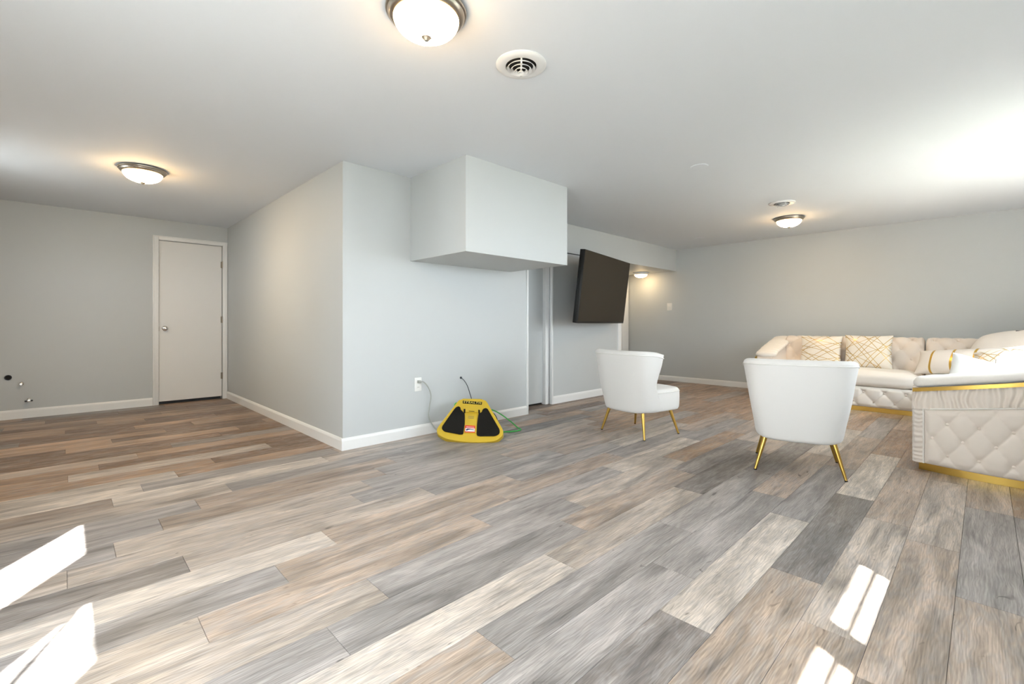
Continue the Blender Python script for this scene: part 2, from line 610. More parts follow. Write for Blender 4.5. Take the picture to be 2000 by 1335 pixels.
d2 = struct(MB().box((XE + 0.012, 3.936, 0.022), (4.392, 3.972, 1.955), 0.002).build('door_2', M['wall'], smooth=False))
for hz in (0.22, 1.05, 1.75):
    hb = MB()
    hb.lathe([(0, -0.045), (0.006, -0.045), (0.006, 0.045), (0, 0.045)], 12, (4.394, 3.930, hz))
    hb.build('hinge', M['hinge'], d2)
sbox('door_3', (6.75, YH - 0.010, 0.01), (7.575, YH + 0.002, 1.94), M['door'])


# ------------------------------------------------------------------ windows (behind the camera)
def window(name, axis, fixed, u0, u1, z0, z1, mull_u=(), mull_z=(), fw=0.035, bar=0.03, dp=0.05):
    def P(u, d, z):
        return (fixed + d, u, z) if axis == 'X' else (u, fixed + d, z)

    def bx(mb, ua, ub, za, zb, d0, d1):
        a, b_ = P(ua, d0, za), P(ub, d1, zb)
        mb.box(tuple(min(p, q) for p, q in zip(a, b_)), tuple(max(p, q) for p, q in zip(a, b_)))
    e_ = empty(name, P((u0 + u1) / 2, 0, z0))
    struct(e_)
    org = e_.location.copy()
    mb = MB()
    for (ua, ub, za, zb) in ((u0 - fw, u0, z0 - fw, z1 + fw), (u1, u1 + fw, z0 - fw, z1 + fw), (u0, u1, z0 - fw, z0), (u0, u1, z1, z1 + fw)):
        bx(mb, ua, ub, za, zb, -0.0, 0.016)
    o = mb.build('window_casing', M['trim'], e_, smooth=False, origin=org)
    us = [u0] + sorted(mull_u) + [u1]
    zs = [z0] + sorted(mull_z) + [z1]
    for u in mull_u:
        mb = MB()
        bx(mb, u - bar / 2, u + bar / 2, z0, z1, -dp - 0.006, -dp + 0.006)
        mb.build('mullion', M['trim'], e_, smooth=False, origin=org)
    for z in mull_z:
        mb = MB()
        bx(mb, u0, u1, z - bar / 2, z + bar / 2, -dp - 0.006, -dp + 0.006)
        mb.build('mullion', M['trim'], e_, smooth=False, origin=org)
    for ua, ub in zip(us, us[1:]):
        for za, zb in zip(zs, zs[1:]):
            mb = MB()
            bx(mb, ua, ub, za, zb, -dp - 0.002, -dp + 0.002)
            mb.build('pane', M['glass'], e_, smooth=False, origin=org)
    # a light portal in the opening: guides sampling of the sky, emits nothing itself
    pl = bpy.data.lights.new('sky_portal', 'AREA')
    pl.shape = 'RECTANGLE'
    pl.size, pl.size_y = u1 - u0, z1 - z0
    pl.cycles.is_portal = True
    po = bpy.data.objects.new('sky_portal', pl)
    COL.objects.link(po)
    po.location = P((u0 + u1) / 2, -2 * dp - 0.005, (z0 + z1) / 2)
    po.rotation_euler = (math.pi / 2, 0, -math.pi / 2 if axis == 'X' else 0)
    po.rotation_euler = Vector((1, 0, 0) if axis == 'X' else (0, 1, 0)).to_track_quat('-Z', 'Z').to_euler()
    return e_


window('window_1', 'X', XL, *left_windows[0], dp=0.025)
win2 = window('window_2', 'X', XL, *left_windows[1], dp=0.025)
stay = MB().tube([(XL - 0.03, 0.945, 2.02), (XL - 0.03, 0.70, 1.385)], 0.011, 8).build('window_stay', M['trim'], win2, origin=win2.location.copy())
window('window_3', 'X', XL, *left_windows[2], dp=0.025)
window('window_4', 'Y', YR, *right_windows[0], mull_z=(1.38,))
window('window_5', 'Y', YR, *right_windows[1], mull_z=(1.8975,), bar=0.022)
window('window_6', 'Y', YR, *right_windows[2], mull_z=(1.8975,), bar=0.022)
window('window_7', 'Y', YR, *right_windows[3], mull_u=(5.13,))
window('added_window_9', 'Y', YR, *right_windows[4], mull_u=(2.92,))  # unseen window, added to brighten the walls facing it
window('added_window_8', 'X', XL, *left_windows[3], dp=0.025)  # unseen window, added for more daylight in the alcove
# unseen sun shade added outside added_window_9: roof, side screen and dark deck
sbox('added_shade_roof_right', (1.68, -5.4, 2.36), (3.60, YR - TH, 2.44), M['shade_slab'])
sbox('added_shade_screen', (1.68, -5.4, -0.15), (1.74, YR - TH, 2.36), M['shade_slab'])
sbox('added_dark_floor', (1.74, -5.4, -0.15), (3.60, YR - TH, -0.10), M['shade_slab'])
# unseen roof added outside added_window_8 keeps the sun off it
sbox('added_shade_roof_left', (-3.6, 4.0, 2.42), (XL - THL, 8.2, 2.50), M['trim'])
struct(MB().box((-14, -14, -0.25), (22, YR - TH, -0.15)).build('floor_outside_dark', M['unseen_ground'], smooth=False))  # unseen ground, put in dark to cut light bounced indoors
struct(MB().box((-14, YR - TH, -0.25), (XL - TH, 22, -0.15)).build('floor_outside_path', M['ground'], smooth=False))

# ------------------------------------------------------------------ floor of single planks
PW, PL, Y0 = 0.184, 1.219, 0.630
floor = struct(MB().box((XL - TH, YR - TH, -0.14), (XB + TH, YC + 0.6, -0.0062)).build('floor', M['subfloor'], smooth=False))
PHASE = {-4: 1.18, -3: .43, -2: .605, -1: .91, 0: .31, 1: .59, 2: .985, 3: .31, 4: .635, 5: .87, 6: .335, 7: .64, 8: .91, 9: .375, 10: .01,
         11: .165, 12: .355, 13: .545, 14: .74, 15: .2, 16: .35, 17: .55, 18: .8, 19: .02, 20: .18, 21: .41, 22: .65, 23: 1.04, 24: .01,
         25: .3, 26: .7, 27: .95, 28: .5, 29: .01, 30: .62, 31: .245, 32: .8, 33: 1.08, 34: .45, 35: .9}
TONES = {'P': (0.53, 0.46, 0.40), 'L': (0.435, 0.365, 0.31), 'T': (0.385, 0.300, 0.240), 'N': (0.36, 0.235, 0.150), 'B': (0.17, 0.098, 0.053), 'G': (0.325, 0.292, 0.275), 'D': (0.215, 0.186, 0.170)}  # N and B: brown planks, with lamp warmth put into the colour
TONE = {}
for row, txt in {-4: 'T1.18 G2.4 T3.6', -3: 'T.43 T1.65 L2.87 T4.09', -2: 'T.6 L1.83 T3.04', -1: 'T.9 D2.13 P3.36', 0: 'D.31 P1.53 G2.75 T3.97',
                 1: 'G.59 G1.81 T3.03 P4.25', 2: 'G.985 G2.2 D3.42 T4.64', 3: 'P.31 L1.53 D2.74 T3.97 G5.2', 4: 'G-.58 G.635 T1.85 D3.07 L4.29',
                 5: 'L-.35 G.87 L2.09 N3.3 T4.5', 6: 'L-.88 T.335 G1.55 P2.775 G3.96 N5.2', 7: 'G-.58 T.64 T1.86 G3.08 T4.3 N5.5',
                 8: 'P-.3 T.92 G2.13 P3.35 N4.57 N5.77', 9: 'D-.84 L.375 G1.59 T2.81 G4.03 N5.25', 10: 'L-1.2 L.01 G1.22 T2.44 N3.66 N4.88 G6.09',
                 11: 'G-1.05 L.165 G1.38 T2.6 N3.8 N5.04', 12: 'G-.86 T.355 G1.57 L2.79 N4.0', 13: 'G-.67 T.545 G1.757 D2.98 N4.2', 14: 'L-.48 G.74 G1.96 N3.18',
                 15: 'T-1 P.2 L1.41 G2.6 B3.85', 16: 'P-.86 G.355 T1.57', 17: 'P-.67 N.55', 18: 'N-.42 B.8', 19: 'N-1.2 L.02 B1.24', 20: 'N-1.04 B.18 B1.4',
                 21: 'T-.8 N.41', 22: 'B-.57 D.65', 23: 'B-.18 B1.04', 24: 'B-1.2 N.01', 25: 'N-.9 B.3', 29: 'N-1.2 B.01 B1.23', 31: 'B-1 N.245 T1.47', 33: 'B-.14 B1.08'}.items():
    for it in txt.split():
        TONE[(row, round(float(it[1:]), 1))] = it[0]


def plank_mesh(x0, x1, y0, y1):
    g = 0.0006
    c = 0.0012
    mb = MB()
    lo = [mb.bm.verts.new((x, y, -0.006)) for x, y in ((x0 + g, y0 + g), (x1 - g, y0 + g), (x1 - g, y1 - g), (x0 + g, y1 - g))]
    md = [mb.bm.verts.new((x, y, -c * 0.7)) for x, y in ((x0 + g, y0 + g), (x1 - g, y0 + g), (x1 - g, y1 - g), (x0 + g, y1 - g))]
    hi = [mb.bm.verts.new((x, y, 0)) for x, y in ((x0 + g + c, y0 + g + c), (x1 - g - c, y0 + g + c), (x1 - g - c, y1 - g - c), (x0 + g + c, y1 - g - c))]
    mb.bm.faces.new(hi)
    for k in range(4):
        k2 = (k + 1) % 4
        mb.bm.faces.new((lo[k], lo[k2], md[k2], md[k]))
        mb.bm.faces.new((md[k], md[k2], hi[k2], hi[k]))
    return mb


prng = random.Random(21)
full = None
nplanks = 0
for row in range(-9, 37):
    ya, yb = Y0 + row * PW, Y0 + (row + 1) * PW
    yb_ = min(yb, YC + 0.04)
    ya_ = max(ya, YR)
    if yb_ - ya_ < 0.01:
        continue
    if row <= 16:
        spans = [(XL, XB)]
    elif row == 17:
        spans = [(XL, X1), (XE, XB)]
    elif ya < YH:
        spans = [(XL, X1), (XT1 - 0.02, XB)]
    else:
        spans = [(XL, X1)]
    ph = PHASE.get(row, prng.random() * PL)
    for sa, sb in spans:
        k = math.floor((sa - ph) / PL)
        x = ph + k * PL
        while x < sb:
            xa, xb_ = max(x, sa), min(x + PL, sb)
            if xb_ - xa > 0.02:
                if abs(xb_ - xa - PL) < 1e-6 and abs(yb_ - ya_ - PW) < 1e-6:
                    if full is None:
                        full = plank_mesh(0, PL, 0, PW).build('plank', M['plank'], floor, smooth=False)
                        o = full
                    else:
                        o = full.copy()
                        COL.objects.link(o)
                    o.location = (xa, ya_, 0)
                else:
                    o = plank_mesh(0, xb_ - xa, 0, yb_ - ya_).build('plank', M['plank'], floor, smooth=False)
                    o.location = (xa, ya_, 0)
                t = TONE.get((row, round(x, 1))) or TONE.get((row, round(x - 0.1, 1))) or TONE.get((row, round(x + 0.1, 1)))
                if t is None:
                    t = prng.choice(('NNGTNNLN' if x > 3.5 else 'TTGTLTPG') if row < 17 else 'BBDBNBDN')  # far and alcove planks picked browner, lamp warmth put into their colour
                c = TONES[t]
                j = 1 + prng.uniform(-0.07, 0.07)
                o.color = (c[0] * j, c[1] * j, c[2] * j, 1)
                nplanks += 1
            x += PL


# ------------------------------------------------------------------ ceiling lamps, vents, discs
def make_lamp(loc, label, r=0.168, bowl='bowl', base='nickel', deep=0.078):
    e_ = empty('ceiling_lamp', loc)
    tag(e_, label, 'ceiling lamp', 'flush dome ceiling lamps')
    s = r / 0.168
    MB().lathe([(0, 0), (0.155 * s, 0), (0.164 * s, -0.004), (0.168 * s, -0.010), (0.166 * s, -0.017), (0.160 * s, -0.021), (0.158 * s, -0.027), (0.150 * s, -0.036), (0.143 * s, -0.041), (0.136 * s, -0.042), (0.136 * s, -0.030), (0, -0.030)], 64).build('lamp_base', M[base], e_, sharp=35)
    prof = [(0.137 * s, -0.036)]
    for k in range(1, 15):
        a = k / 14 * math.pi / 2
        prof.append((0.137 * s * math.cos(a) ** 0.9 if k < 14 else 0, -0.036 - deep * s * math.sin(a)))
    MB().lathe(prof, 56).build('lamp_bowl', M[bowl], e_, sharp=80)
    zb = -0.036 - deep * s
    MB().lathe([(0, zb + 0.006), (0.019 * s, zb + 0.004), (0.021 * s, zb - 0.002), (0.016 * s, zb - 0.006), (0.012 * s, zb - 0.011), (0.008 * s, zb - 0.016), (0, zb - 0.017)], 24).build('finial', M['nickel'], e_)
    return e_


make_lamp((1.094, 1.640, H), 'largest nickel-rimmed dome ceiling lamp near the round vent with dark slots')
make_lamp((0.483, 5.006, H), 'lit dome ceiling lamp with nickel rim above the alcove near the white door', bowl='bowl_bright')
make_lamp((6.456, 1.700, H), 'small-looking dome ceiling lamp near the far wall above the sofa', bowl='bowl_mid')
make_lamp((7.540, 4.380, ZS), 'dome ceiling lamp glowing under the soffit beside the television', 0.140, 'bowl_dim', 'white_metal', 0.07)


def make_vent(loc, label, r=0.128):
    e_ = empty('ceiling_vent', loc)
    tag(e_, label, 'air vent', 'round white ceiling vents')
    MB().lathe([(r * 0.60, 0.0), (r, 0.0), (r * 1.0, -0.004), (r * 0.95, -0.010), (r * 0.80, -0.014), (r * 0.62, -0.011), (r * 0.60, -0.006)], 56).build('vent_flange', M['white_metal'], e_)
    MB().lathe([(0, -0.001), (r * 0.60, -0.001)], 40).build('vent_throat', M['dark'], e_)
    for k, (ro, z) in enumerate(((0.56, -0.016), (0.42, -0.024), (0.27, -0.031), (0.13, -0.037))):
        ri = ro - 0.085
        MB().lathe([(r * max(ri, 0.0), z + 0.006), (r * ro, z - 0.004), (r * ro, z - 0.007), (r * max(ri, 0.0), z + 0.003)], 44).build('vent_cone', M['white_metal'], e_)
    MB().box((-0.004, -r * 0.58, -0.034), (0.004, r * 0.58, -0.006)).build('vent_bar', M['white_metal'], e_, smooth=False).rotation_euler = (0, 0, -YAW)
    return e_


make_vent((1.668, 1.647, H), 'round white ceiling vent with dark slots beside the largest lamp')
make_vent((5.608, 1.546, H), 'round white ceiling vent just behind the far dome lamp')


def make_disc(loc, label, r):
    o = MB().lathe([(0, -0.006), (r * 0.8, -0.007), (r * 0.95, -0.005), (r, 0.0), (0, 0.0)], 40).build('ceiling_cover_plate', M['ceiling'])
    o.location = loc
    tag(o, label, 'cover plate', 'blank round ceiling plates')


make_disc((3.818, 1.671, H), 'flat white round cover plate on the ceiling between the two vents', 0.072)
make_disc((7.010, 3.068, H), 'small round ceiling cover plate near the soffit end and far wall', 0.072)

# ------------------------------------------------------------------ outlet, switch, plumbing stubs
e = empty('wall_outlet', (2.322, Y1, 0.47))
tag(e, 'white duplex wall outlet with a cord plugged into it', 'outlet')
MB().box((-0.038, -0.006, -0.062), (0.038, 0, 0.062), 0.003).build('cover_plate', M['plastic_white'], e)
for dz in (0.026, -0.026):
    s_ = MB().lathe([(0, -0.009), (0.015, -0.009), (0.0165, -0.006), (0.0165, -0.002)], 24, (0, 0, dz), 'Y').build('socket', M['plastic_white'], e)
    for dx in (-0.006, 0.006):
        MB().box((dx - 0.001, -0.0095, dz - 0.005), (dx + 0.001, -0.0085, dz + 0.005)).build('slot', M['dark'], s_, smooth=False)
pg = empty('power_cord', (2.322, Y1, 0.496))
tag(pg, 'pale grey power cord hanging from the outlet down the wall', 'cord')
MB().box((-0.014, -0.040, -0.012), (0.014, -0.009, 0.012), 0.005).build('plug', M['cord_white'], pg)
pts = [(0.0, -0.04, 0), (0.035, -0.045, -0.005), (0.09, -0.036, -0.06), (0.120, -0.034, -0.14), (0.106, -0.03, -0.24), (0.094, -0.03, -0.32), (0.125, -0.04, -0.40), (0.17, -0.075, -0.465), (0.24, -0.12, -0.490), (0.36, -0.16, -0.491)]
MB().tube(smooth_path(pts), 0.0058, 8).build('cable', M['cord_white'], pg)

ck = empty('coaxial_cable', (2.818, Y1, 0.49))
tag(ck, 'thin black cable coming out of the wall above the yellow board', 'cable')
MB().lathe([(0, -0.010), (0.008, -0.010), (0.012, -0.002), (0.012, 0.0)], 16, (0, 0, 0), 'Y').build('wall_grommet', M['cord_black'], ck)
MB().tube(smooth_path([(0, -0.004, 0), (0.02, -0.03, -0.03), (0.055, -0.035, -0.085), (0.09, -0.032, -0.165), (0.112, -0.03, -0.225), (0.13, -0.035, -0.32), (0.16, -0.07, -0.484)]), 0.0035, 8).build('cable', M['cord_black'], ck)

e = empty('light_switch', (XB, 3.962, 1.33))
tag(e, 'white light switch on the far wall below the hall lamp', 'light switch')
MB().box((-0.006, -0.047, -0.066), (0, 0.047, 0.066), 0.003).build('cover_plate', M['plastic_white'], e)
for dy in (-0.022, 0.022):
    MB().box((-0.012, dy - 0.006, -0.014), (-0.005, dy + 0.006, 0.014), 0.002).build('toggle', M['plastic_white'], e)

e = empty('drain_pipe', (-0.425, YC, 0.449))
tag(e, 'black open drain pipe end in the alcove wall', 'pipe')
MB().lathe([(0.019, -0.002), (0.024, -0.012), (0.028, -0.012), (0.028, 0.0)], 28, (0, 0, 0), 'Y').build('pipe_rim', M['cord_black'], e)
MB().lathe([(0, -0.003), (0.026, -0.003)], 24, (0, 0, 0), 'Y').build('pipe_bore', M['dark'], e)
e = empty('water_stub', (-0.329, YC, 0.375))
tag(e, 'chrome capped water stub beside the black drain pipe', 'pipe')
MB().lathe([(0, -0.001), (0.020, -0.001), (0.016, -0.006), (0.009, -0.008), (0.009, -0.045), (0.014, -0.046), (0.015, -0.062), (0.010, -0.068), (0, -0.068)], 24, (0, 0, 0), 'Y').build('pipe_stub', M['chrome'], e)
e = empty('water_valve', (-0.272, YC, 0.191))
tag(e, 'small chrome shut-off valve low on the alcove wall', 'valve')
MB().lathe([(0, -0.001), (0.019, -0.001), (0.015, -0.005), (0.008, -0.007), (0.008, -0.05), (0, -0.05)], 24, (0, 0, 0), 'Y').build('pipe_stub', M['chrome'], e)
vb = MB().lathe([(0, -0.075), (0.012, -0.072), (0.014, -0.06), (0.013, -0.045), (0, -0.042)], 20, (0, 0, 0), 'Y').build('valve_body', M['chrome'], e)
MB().box((0.016, -0.068, -0.009), (0.032, -0.052, 0.009), 0.003).build('valve_handle', M['cord_black'], e)
MB().box((-0.030, -0.066, -0.010), (-0.012, -0.054, 0.006), 0.003).build('valve_nut', M['cord_black'], e)

# ------------------------------------------------------------------ television
kT = 1.36
tvc = Vector((3.733 * kT, 2.536 * kT, CAM_H + (1.345 - CAM_H) * kT))
tw, thh, tilt, tyaw = 1.11 * kT, 1.11 * kT * 0.575, 0.117, 0.207
tv = empty('television', tvc)
tag(tv, 'large black flat television tilted down on a wall mount', 'television')
tm = Matrix.Rotation(tyaw, 4, 'Z') @ Matrix.Rotation(tilt, 4, 'X')
tv.rotation_euler = tm.to_euler()
# local: x right, z up, -y towards the room
MB().box((-tw / 2, 0, -thh / 2), (tw / 2, 0.066, thh / 2), 0.004).build('television_body', M['tv_black'], tv)
MB().box((-tw / 2 + 0.006, -0.002, -thh / 2 + 0.022), (tw / 2 - 0.006, 0.002, thh / 2 - 0.006)).build('screen', M['tv_screen'], tv, smooth=False)
MB().box((-0.16, 0.065, -0.25), (0.16, 0.085, 0.05), 0.008).build('rear_housing', M['tv_black'], tv)
tinv = (Matrix.Translation(tvc) @ tm).inverted()


def tvl(p):
    return tinv @ Vector(p)


MB().tube([tvl((5.10, 3.53, 1.46)), tvl((5.32, 3.68, 1.46)), tvl((5.28, 3.845, 1.46))], 0.022, 10).build('mount_arm', M['tv_black'], tv, sharp=60)
pm = MB()
pm.box((5.20, YT - 0.015, 1.30), (5.36, YT - 0.001, 1.62), 0.003)
for v in pm.bm.verts:
    v.co = tvl(v.co)
pm.build('mount_plate', M['tv_black'], tv)


# ------------------------------------------------------------------ white slipper chairs
def make_chair():
    e_ = empty('slipper_chair', (0, 0, 0))

    def lerp(a, b, t):
        return a + (b - a) * t

    ZB, ZT = 0.222, 0.785

    def outer(u, v, inset=0.0):
        """u -1..1 around the back, v 0..1 bottom to top"""
        hw = lerp(0.262, 0.345, v ** 1.1) - inset * 0.95
        xb = -0.272 - 0.075 * v + inset
        wrap = 0.235 + 0.04 * (2 * v - 1) ** 2 - 0.045 * math.sin(math.pi * min(max((v - 0.10) / 0.72, 0), 1)) ** 2 - inset * 0.6
        a = u * math.pi / 2
        sy, cy = math.sin(a), math.cos(a)
        y = hw * math.copysign(abs(sy) ** 0.62, sy)
        x = xb + wrap * (1 - abs(cy) ** 0.62) ** 1.15
        # the bottom edge rises a little towards the sides, the rim dips at the wings
        z = lerp(ZB + 0.012 * abs(u) ** 2, ZT - 0.014 * abs(u) ** 4 - 0.020 * abs(u) ** 24, v)
        return Vector((x, y, z))

    th = 0.062
    nu, nv = 37, 14
    sec = []
    for j in range(nv):
        sec.append((0.0 if 0 < j else 0.006, j / (nv - 1) * 0.965))
    mb = MB()

    # cross-section loop: outer bottom -> outer top -> rounded rim -> inner top -> inner bottom
    loop = [(0.010, 0.0), (0.0, 0.03)] + [(0.0, j / 10) for j in range(1, 10)] + [(0.0, 0.95), (0.004, 0.972), (0.018, 0.992), (0.034, 1.0), (0.048, 0.992), (th, 0.968)] + [(th, 1 - j / 10) for j in range(1, 10)] + [(th, 0.03), (0.05, 0.0)]

    def fn(i, j):
        u = -1 + 2 * i
        ins, v = loop[int(round(j * (len(loop)))) % len(loop)]
        return outer(u, v, ins)
    V = mb.grid(fn, nu, len(loop), close_v=True)
    # rounded wing ends: bulge caps
    for row_, s_ in ((V[0], -1), (V[-1], 1)):
        cs = [v.co.copy() for v in row_]
        n_ = len(loop)
        cap = []
        for k in range(n_ // 2):
            a, b_ = cs[k], cs[n_ - 1 - k]
            cap.append((a, b_))
        mid = [mb.bm.verts.new((a + b_) / 2 + Vector((0.020, 0, 0))) for a, b_ in cap]
        for k in range(n_ // 2 - 1):
            mb.bm.faces.new((row_[k], row_[k + 1], mid[k + 1], mid[k]))
            mb.bm.faces.new((mid[k], mid[k + 1], row_[n_ - 2 - k], row_[n_ - 1 - k]))
        k = n_ // 2 - 1
        rest = row_[k:n_ - k]
        mb.bm.faces.new([mid[k]] + rest)
        mb.bm.faces.new((row_[0], mid[0], row_[-1]))
    bk = mb.build('backrest', M['chair'], e_, sharp=70, subsurf=1)
    # piping along the rim seam
    pts_ = [outer(-1 + 2 * k / 60, 0.935, -0.001) for k in range(61)]
    MB().tube(pts_, 0.0042, 8).build('piping', M['piping'], bk)
    # seat
    mb = MB()

    def seat(i, j):
        # i around plan, j bottom..top (closed with caps below)
        a = 2 * math.pi * i
        ca, sa = math.cos(a), math.sin(a)
        n_ = 4.6
        rr_ = (abs(ca) ** n_ + abs(sa) ** n_) ** (-1 / n_)
        lev = [(0.90, 0.226), (0.965, 0.230), (0.99, 0.245), (1.0, 0.28), (1.005, 0.34), (1.0, 0.388), (0.985, 0.410), (0.94, 0.425), (0.80, 0.434), (0.45, 0.440), (0.06, 0.442)]
        s_, z = lev[int(round(j * (len(lev) - 1)))]
        return Vector((0.050 + 0.285 * rr_ * ca * s_, 0.262 * rr_ * sa * s_, z))
    mb.grid(seat, 56, 11, close_u=True)
    mb.bm.verts.ensure_lookup_table()
    bot = [mb.bm.verts[k * 11] for k in range(56)]
    top = [mb.bm.verts[k * 11 + 10] for k in range(56)]
    mb.bm.faces.new(bot[::-1])
    mb.bm.faces.new(top)
    st = mb.build('seat', M['chair'], e_, sharp=60)
    pts_ = []
    for k in range(65):
        p = seat(k / 64, 5 / 10)
        pts_.append(Vector((p.x * 1.0 + (p.x - 0.035) * 0.004, p.y * 1.004, 0.398)))
    MB().tube(pts_, 0.0036, 8, cap=False).build('piping', M['piping'], st)
    MB().box((-0.18, -0.20, 0.220), (0.24, 0.20, 0.240), 0.004).build('seat_frame', M['tv_black'], e_)
    for sx_ in (-1, 1):
        for sy_ in (-1, 1):
            a = Vector((sx_ * 0.188, sy_ * 0.200, 0.228))
            b_ = Vector((sx_ * 0.235, sy_ * 0.260, 0.006))
            lg = MB().tube([a, a.lerp(b_, 0.5), b_], [0.0155, 0.0125, 0.0085], 18).build('leg', M['gold'], e_, sharp=50)
            MB().lathe([(0, 0.0), (0.0085, 0.0), (0.0095, 0.003), (0.009, 0.008), (0, 0.008)], 16, (b_.x, b_.y, 0)).build('foot_cap', M['tv_black'], lg)
    return e_


ch1 = make_chair()
ch1.location = (3.913, 2.288, 0)
ch1.rotation_euler = (0, 0, math.radians(-10.6))
tag(ch1, 'white velvet slipper chair with gold legs below the television, side of seat visible', 'chair', 'white slipper chairs')
ch2 = copy_tree(ch1)
ch2.location = (3.780, 0.944, 0)
ch2.rotation_euler = (0, 0, math.radians(16.6))
tag(ch2, 'white velvet slipper chair seen square from behind, in front of the sofa', 'chair', 'white slipper chairs')

# ------------------------------------------------------------------ sectional sofa
def tuft(u, v, du, dv):
    a, b_ = u / du + v / dv, u / du - v / dv
    fa, fb = abs(math.sin(math.pi * a)), abs(math.sin(math.pi * b_))
    crease = (fa * fb) ** 0.42
    ra, rb = a - round(a), b_ - round(b_)
    dist = math.hypot((ra + rb) / 2 * du, (ra - rb) / 2 * dv)
    dimple = 1 - math.exp(-(dist / (0.16 * du)) ** 2)
    return 0.55 * crease + 0.45 * dimple


def soft_box(a, b_, r, puff=0.0, seg=4):
    """rounded upholstery block; puff swells the top"""
    mb = MB()
    mb.box(a, b_)
    bmesh.ops.subdivide_edges(mb.bm, edges=mb.bm.edges[:], cuts=11, use_grid_fill=True)
    c = (Vector(a) + Vector(b_)) / 2
    hd = (Vector(b_) - Vector(a)) / 2
    for v in mb.bm.verts:
        d = v.co - c
        q = Vector([max(-(hd[i] - r), min(hd[i] - r, d[i])) for i in range(3)])
        t = d - q
        if t.length > 1e-6:
            t = t.normalized() * r
        nn = d
        p = c + q + t
        if d.z > 0:
            fx = max(0.0, 1 - (d.x / hd.x) ** 2)
            fy = max(0.0, 1 - (d.y / hd.y) ** 2)
            p.z += puff * (fx * fy) ** 0.5 * (d.z / hd.z)
        v.co = p
    return mb


